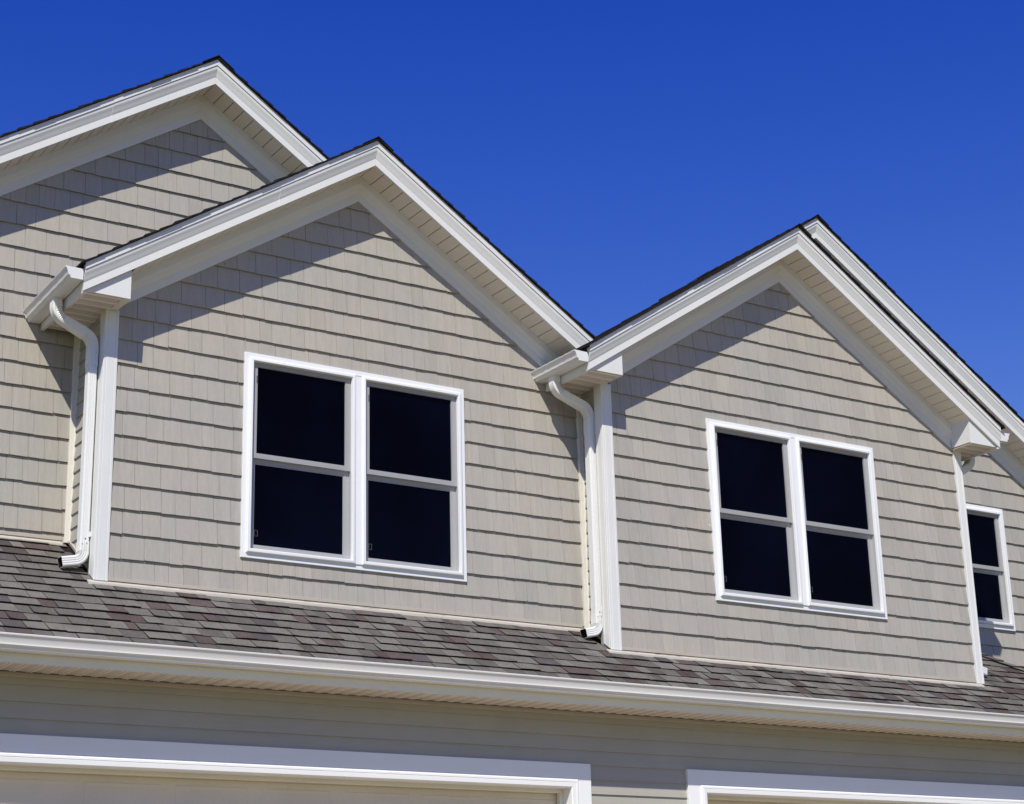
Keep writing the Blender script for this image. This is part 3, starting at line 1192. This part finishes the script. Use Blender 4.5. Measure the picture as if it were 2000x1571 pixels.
COLS = ['sh_grey', 'sh_mid', 'sh_dark', 'sh_red']
rest = MB()
nrm = Vector((0, -RS, 1)).normalized()
for i, (vis, xa, xb, ya, yt, tb_, col, bend) in enumerate(tabs):
    b = MB() if i < 300 else rest
    ci = COLS.index(col)
    L = (yt - ya)
    base = -T + 0.0005
    xm = (xa + xb) / 2
    bot, top, ubot, utop = [], [], [], []
    for x, e in ((xa, bend[0]), (xm, bend[1]), (xb, bend[2])):
        bo = Vector(roofpt(x, ya, base))
        tp = bo + nrm * (tb_ + e)
        ub = Vector(roofpt(x, yt, base))
        ut = ub + nrm * 0.0045
        bot.append(bo); top.append(tp); ubot.append(ub); utop.append(ut)
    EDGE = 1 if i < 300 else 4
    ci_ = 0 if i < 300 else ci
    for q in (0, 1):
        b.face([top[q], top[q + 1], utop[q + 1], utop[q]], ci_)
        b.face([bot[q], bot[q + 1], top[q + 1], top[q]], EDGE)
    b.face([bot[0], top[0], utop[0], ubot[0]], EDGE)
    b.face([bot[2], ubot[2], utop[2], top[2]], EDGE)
    # weld so that each tab is one island
    if i < 300:
        b.build('shingle', [M[col], M['asph_edge']], garage_roof, smooth=10)
rest.build('shingle_field', [M[c] for c in COLS] + [M['asph_edge']], garage_roof, smooth=10, kind='stuff')

# hip end courses (seen from the right only) and the hip caps
he = MB()
for r in range(12):
    xo = HIPX + 0.8886 - r * DY
    zz = RS * (HIPX - xo)
    he.loft([[(xo, -0.88 + r * DY, zz - T), (xo, 3.0, zz - T), (xo, 3.0, zz), (xo, -0.88 + r * DY, zz)],
             [(xo - DY - 0.03, -0.88 + (r + 1) * DY + 0.03, zz + (DY + .03) * RS - T), (xo - DY - 0.03, 3.0, zz + (DY + .03) * RS - T), (xo - DY - 0.03, 3.0, zz + (DY + .03) * RS - T + 0.004), (xo - DY - 0.03, -0.88 + (r + 1) * DY + 0.03, zz + (DY + .03) * RS - T + 0.004)]])
he.build('hip_end_shingles', M['sh_mid'], garage_roof, kind='stuff')
hipd = Vector((-1, 1, RS)).normalized()
h0 = Vector((HIPX + 0.90, -0.90, RS * -0.90))
Lh = 1.36 * math.sqrt(2 + RS * RS)
stp = 0.15
for j in range(int(Lh / stp) + 1):
    a = h0 + hipd * (j * stp)
    c = a + hipd * (stp + 0.05)
    if a.y > 0.55:
        break
    b = MB()
    sl = Vector((-1, -1, 0)).normalized()
    rr = []
    for p_, lift in ((a, 0.024), (c, 0.010)):
        w = 0.10
        le = p_ + Vector((-w, 0, 0)) + Vector((0, 0, 0))
        ri = p_ + Vector((0, w, 0))
        dn = Vector((0, 0, -0.007))
        up = Vector((0, 0, lift))
        # left wing lies on the front slope, right wing on the hip end
        L_ = Vector((p_.x - w, p_.y - 0.0, RS * p_.y)) + up
        R_ = Vector((p_.x, p_.y + w, RS * (HIPX - p_.x))) + up
        top = Vector((p_.x, p_.y, RS * p_.y)) + up * 1.15
        rr.append([L_, top, R_, R_ + dn, top + dn * 1.2, L_ + dn])
    b.loft(rr)
    ob = b.build('hip_cap', [M[random.choice(('sh_grey', 'sh_mid', 'sh_mid'))], M['asph_edge']], garage_roof)
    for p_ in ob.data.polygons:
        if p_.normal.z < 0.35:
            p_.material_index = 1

# ---- garage eave: fascia, vented soffit -------------------------------------------------------
ZS = -0.735
for i, (a, c) in enumerate(split(-2.3, 9.85, (1.05, 4.62))):
    b = MB()
    e = 0.0012 * (i % 2)
    prof = [(-0.840 - e, ZS - e), (-0.840 - e, -0.575), (-0.822, -0.575), (-0.822, ZS + 0.012), (-0.812, ZS + 0.012), (-0.812, ZS - e)]
    b.loft([[(x, py, pz) for py, pz in prof] for x in (a, c)])
    b.build('fascia_board', M['trim'], house)
b = MB()
b.box(-2.3, 9.8, -0.822, -0.50, ZS + 0.0075, ZS + 0.016)
gso = b.build('garage_soffit', M['dark'], house)
PW = 0.1035
me = None
nj = int((9.0 + 1.5) / PW)
for j in range(nj):
    x0 = -1.5 + j * PW
    o = (x0 + PW / 2, -0.665, ZS + 0.004)
    if me is None:
        pb = MB()
        # flat vented land with a raised V at each edge
        za = ZS + 0.002
        sec = [(x0 + 0.004, za + 0.005), (x0 + 0.004, za - 0.003), (x0 + 0.008, za - 0.004), (x0 + 0.020, za - 0.004), (x0 + 0.026, za + 0.000), (x0 + PW - 0.018, za + 0.000), (x0 + PW - 0.012, za - 0.004), (x0 + PW - 0.004, za - 0.003), (x0 + PW - 0.004, za + 0.005)]
        pb.loft([[(x, y, z) for x, z in sec] for y in (-0.812, -0.535)], segmi=[1, 1, 1, 1, 0, 1, 1, 1, 1])
        me = pb.mesh('soffit_panel', [M['vented'], M['soffit_smooth']], o)
    place('soffit_panel', me, o, gso)

# ---- garage wall -------------------------------------------------------------------------------
YG = -0.50
b = MB()
TZ = -1.284
OP = ((-1.38, 3.470), (4.711, 8.42))          # door openings
zt = ZS + 0.02
xs = [-2.3, OP[0][0], OP[0][1], OP[1][0], OP[1][1], 9.5]
yb0, yb1 = YG + 0.02, YG + 0.14
b.box(xs[0], xs[5], yb0, yb1, TZ, zt)
for a, c in ((xs[0], xs[1]), (xs[2], xs[3]), (xs[4], xs[5])):
    b.box(a, c, yb0, yb1, GZ, TZ - 0.0005)
gw = b.build('garage_wall', M['lap'], house)
# frieze channel at the top
b = MB()
b.box(-2.3, 9.5, YG - 0.022, YG + 0.03, ZS - 0.030, ZS + 0.001)
b.build('top_channel', M['clay_trim'], house, bevel=0.003)
EL = 0.103
zl = -0.805 - 0.003
z = zl + EL
first = True
while z > GZ:
    za = z - EL
    zc = z + 0.008
    if first:
        zc = ZS - 0.010
    first = False
    z = za
    segs = [(-2.3, 9.5)] if za > TZ + 0.006 else [(OP[0][1] + 0.04, OP[1][0] - 0.04), (OP[1][1] + 0.04, 9.5), (-2.3, OP[0][0] - 0.04)]
    if za < -2.2:
        segs = segs[:]
    for a, c in segs:
        bb = MB()
        bb.prism([(a, za), (c, za), (c, zc), (a, zc)], (lambda x_, z_, za=za: YG - 0.013 * (1 - (z_ - za) / (EL * 1.1))), YG + 0.021)
        bb.build('lap_board', M['lap'], gw)
    if za < GZ + 0.1:
        break

# ---- garage door casings and doors -----------------------------------------------------------
def garage_door(x0, x1, label):
    """x0,x1 inner edges of the casing; casing 0.155 wide, head bottom TZ"""
    yb = YG + 0.01
    b = MB()
    prof = [(0.0, 0.02), (0.0, -0.030), (0.002, -0.032), (0.108, -0.032), (0.111, -0.028), (0.114, -0.034), (0.123, -0.042), (0.135, -0.043), (0.138, -0.039), (0.141, -0.042), (0.168, -0.040), (0.176, -0.032), (0.176, 0.11), (0.15, 0.11), (0.15, 0.02)]
    W_ = 0.172
    top = TZ + W_
    rings = []
    for cx, cz, sx, sz in ((x0 - W_, GZ, 1, 0), (x0 - W_, top, 1, -1), (x1 + W_, top, -1, -1), (x1 + W_, GZ, -1, 0)):
        rings.append([(cx + sx * d, YG + y, cz + sz * d) for d, y in prof])
    b.loft(rings)
    cs = b.build('door_casing', M['vinyl'], house, smooth=25, label=label)
    # mitre joints: hairline laps at the two upper corners
    # stop moulding
    s = MB()
    yd = YG + 0.105
    s.box(x0 - 0.012, x1 + 0.012, yd - 0.030, yd + 0.012, TZ - 0.032, TZ + 0.02)
    s.box(x0 - 0.02, x0 + 0.034, yd - 0.031, yd + 0.012, GZ, TZ - 0.0)
    s.box(x1 - 0.034, x1 + 0.02, yd - 0.031, yd + 0.012, GZ, TZ - 0.0)
    s.build('stop_moulding', M['cream'], cs, bevel=0.004)
    d = MB()
    d.box(x0 - 0.03, x1 + 0.03, yd + 0.022, yd + 0.06, GZ + 0.02, TZ + 0.03)
    door = d.build('garage_door', M['door'], house, label=label.replace('casing round', 'panelled'))
    n = round((x1 - x0) / 0.607)
    pw = (x1 - x0) / n
    secs = int((TZ - GZ) / 0.53)
    for r in range(secs):
        zt_ = TZ - 0.075 - r * 0.53
        for j in range(n):
            a, c = x0 + j * pw + 0.05, x0 + (j + 1) * pw - 0.05
            zb_ = zt_ - 0.40
            pb = MB()
            yy = yd + 0.022
            rr = []
            for ins, dy in ((0.0, 0.0005), (0.006, -0.003), (0.024, -0.0008), (0.06, -0.003), (0.09, -0.003)):
                rr.append([(a + ins, yy + dy, zb_ + ins), (c - ins, yy + dy, zb_ + ins), (c - ins, yy + dy, zt_ - ins), (a + ins, yy + dy, zt_ - ins)])
            pb.loft(rr, cap=True)
            pb.build('door_panel', M['door'], door)
    return cs


garage_door(OP[0][0], OP[0][1] - 0.022, "casing round the left garage door")
garage_door(OP[1][0] - 0.03, OP[1][1], "casing round the right garage door")

# ---- small white specks on the right dormer wall -----------------------------------------------
for fx, fz_, fw, fh in ((5.012, 0.872, 0.010, 0.016), (5.030, 0.866, 0.008, 0.010), (5.062, 0.830, 0.004, 0.008)):
    b = MB()
    zr_ = (fz_ + 0.039) % C0
    yy = -0.3309 - 0.001 - 0.019 * (1 - zr_ / (C0 * 1.07) * 0.85)
    poly = [(fx, fz_ - fh * .5), (fx + fw * .5, fz_ - fh * .2), (fx + fw * .35, fz_ + fh * .4), (fx - fw * .2, fz_ + fh * .5), (fx - fw * .5, fz_)]
    b.prism(poly, yy - 0.002, yy + 0.004)
    b.build('paint_fleck', M['chip'], WALLS[2]['ob'])

# ---- rest of the shell, so the house stands as a solid from the side -----------------------------
b = MB()
b.box(-2.3, 9.5, 4.3, 4.42, GZ, -0.6)
b.box(-2.3, -2.2, YG + 0.15, 4.3, GZ, -0.6)
b.box(9.38, 9.5, YG + 0.15, 4.3, GZ, -0.6)
b.build('rear_wall', M['lap'], house)
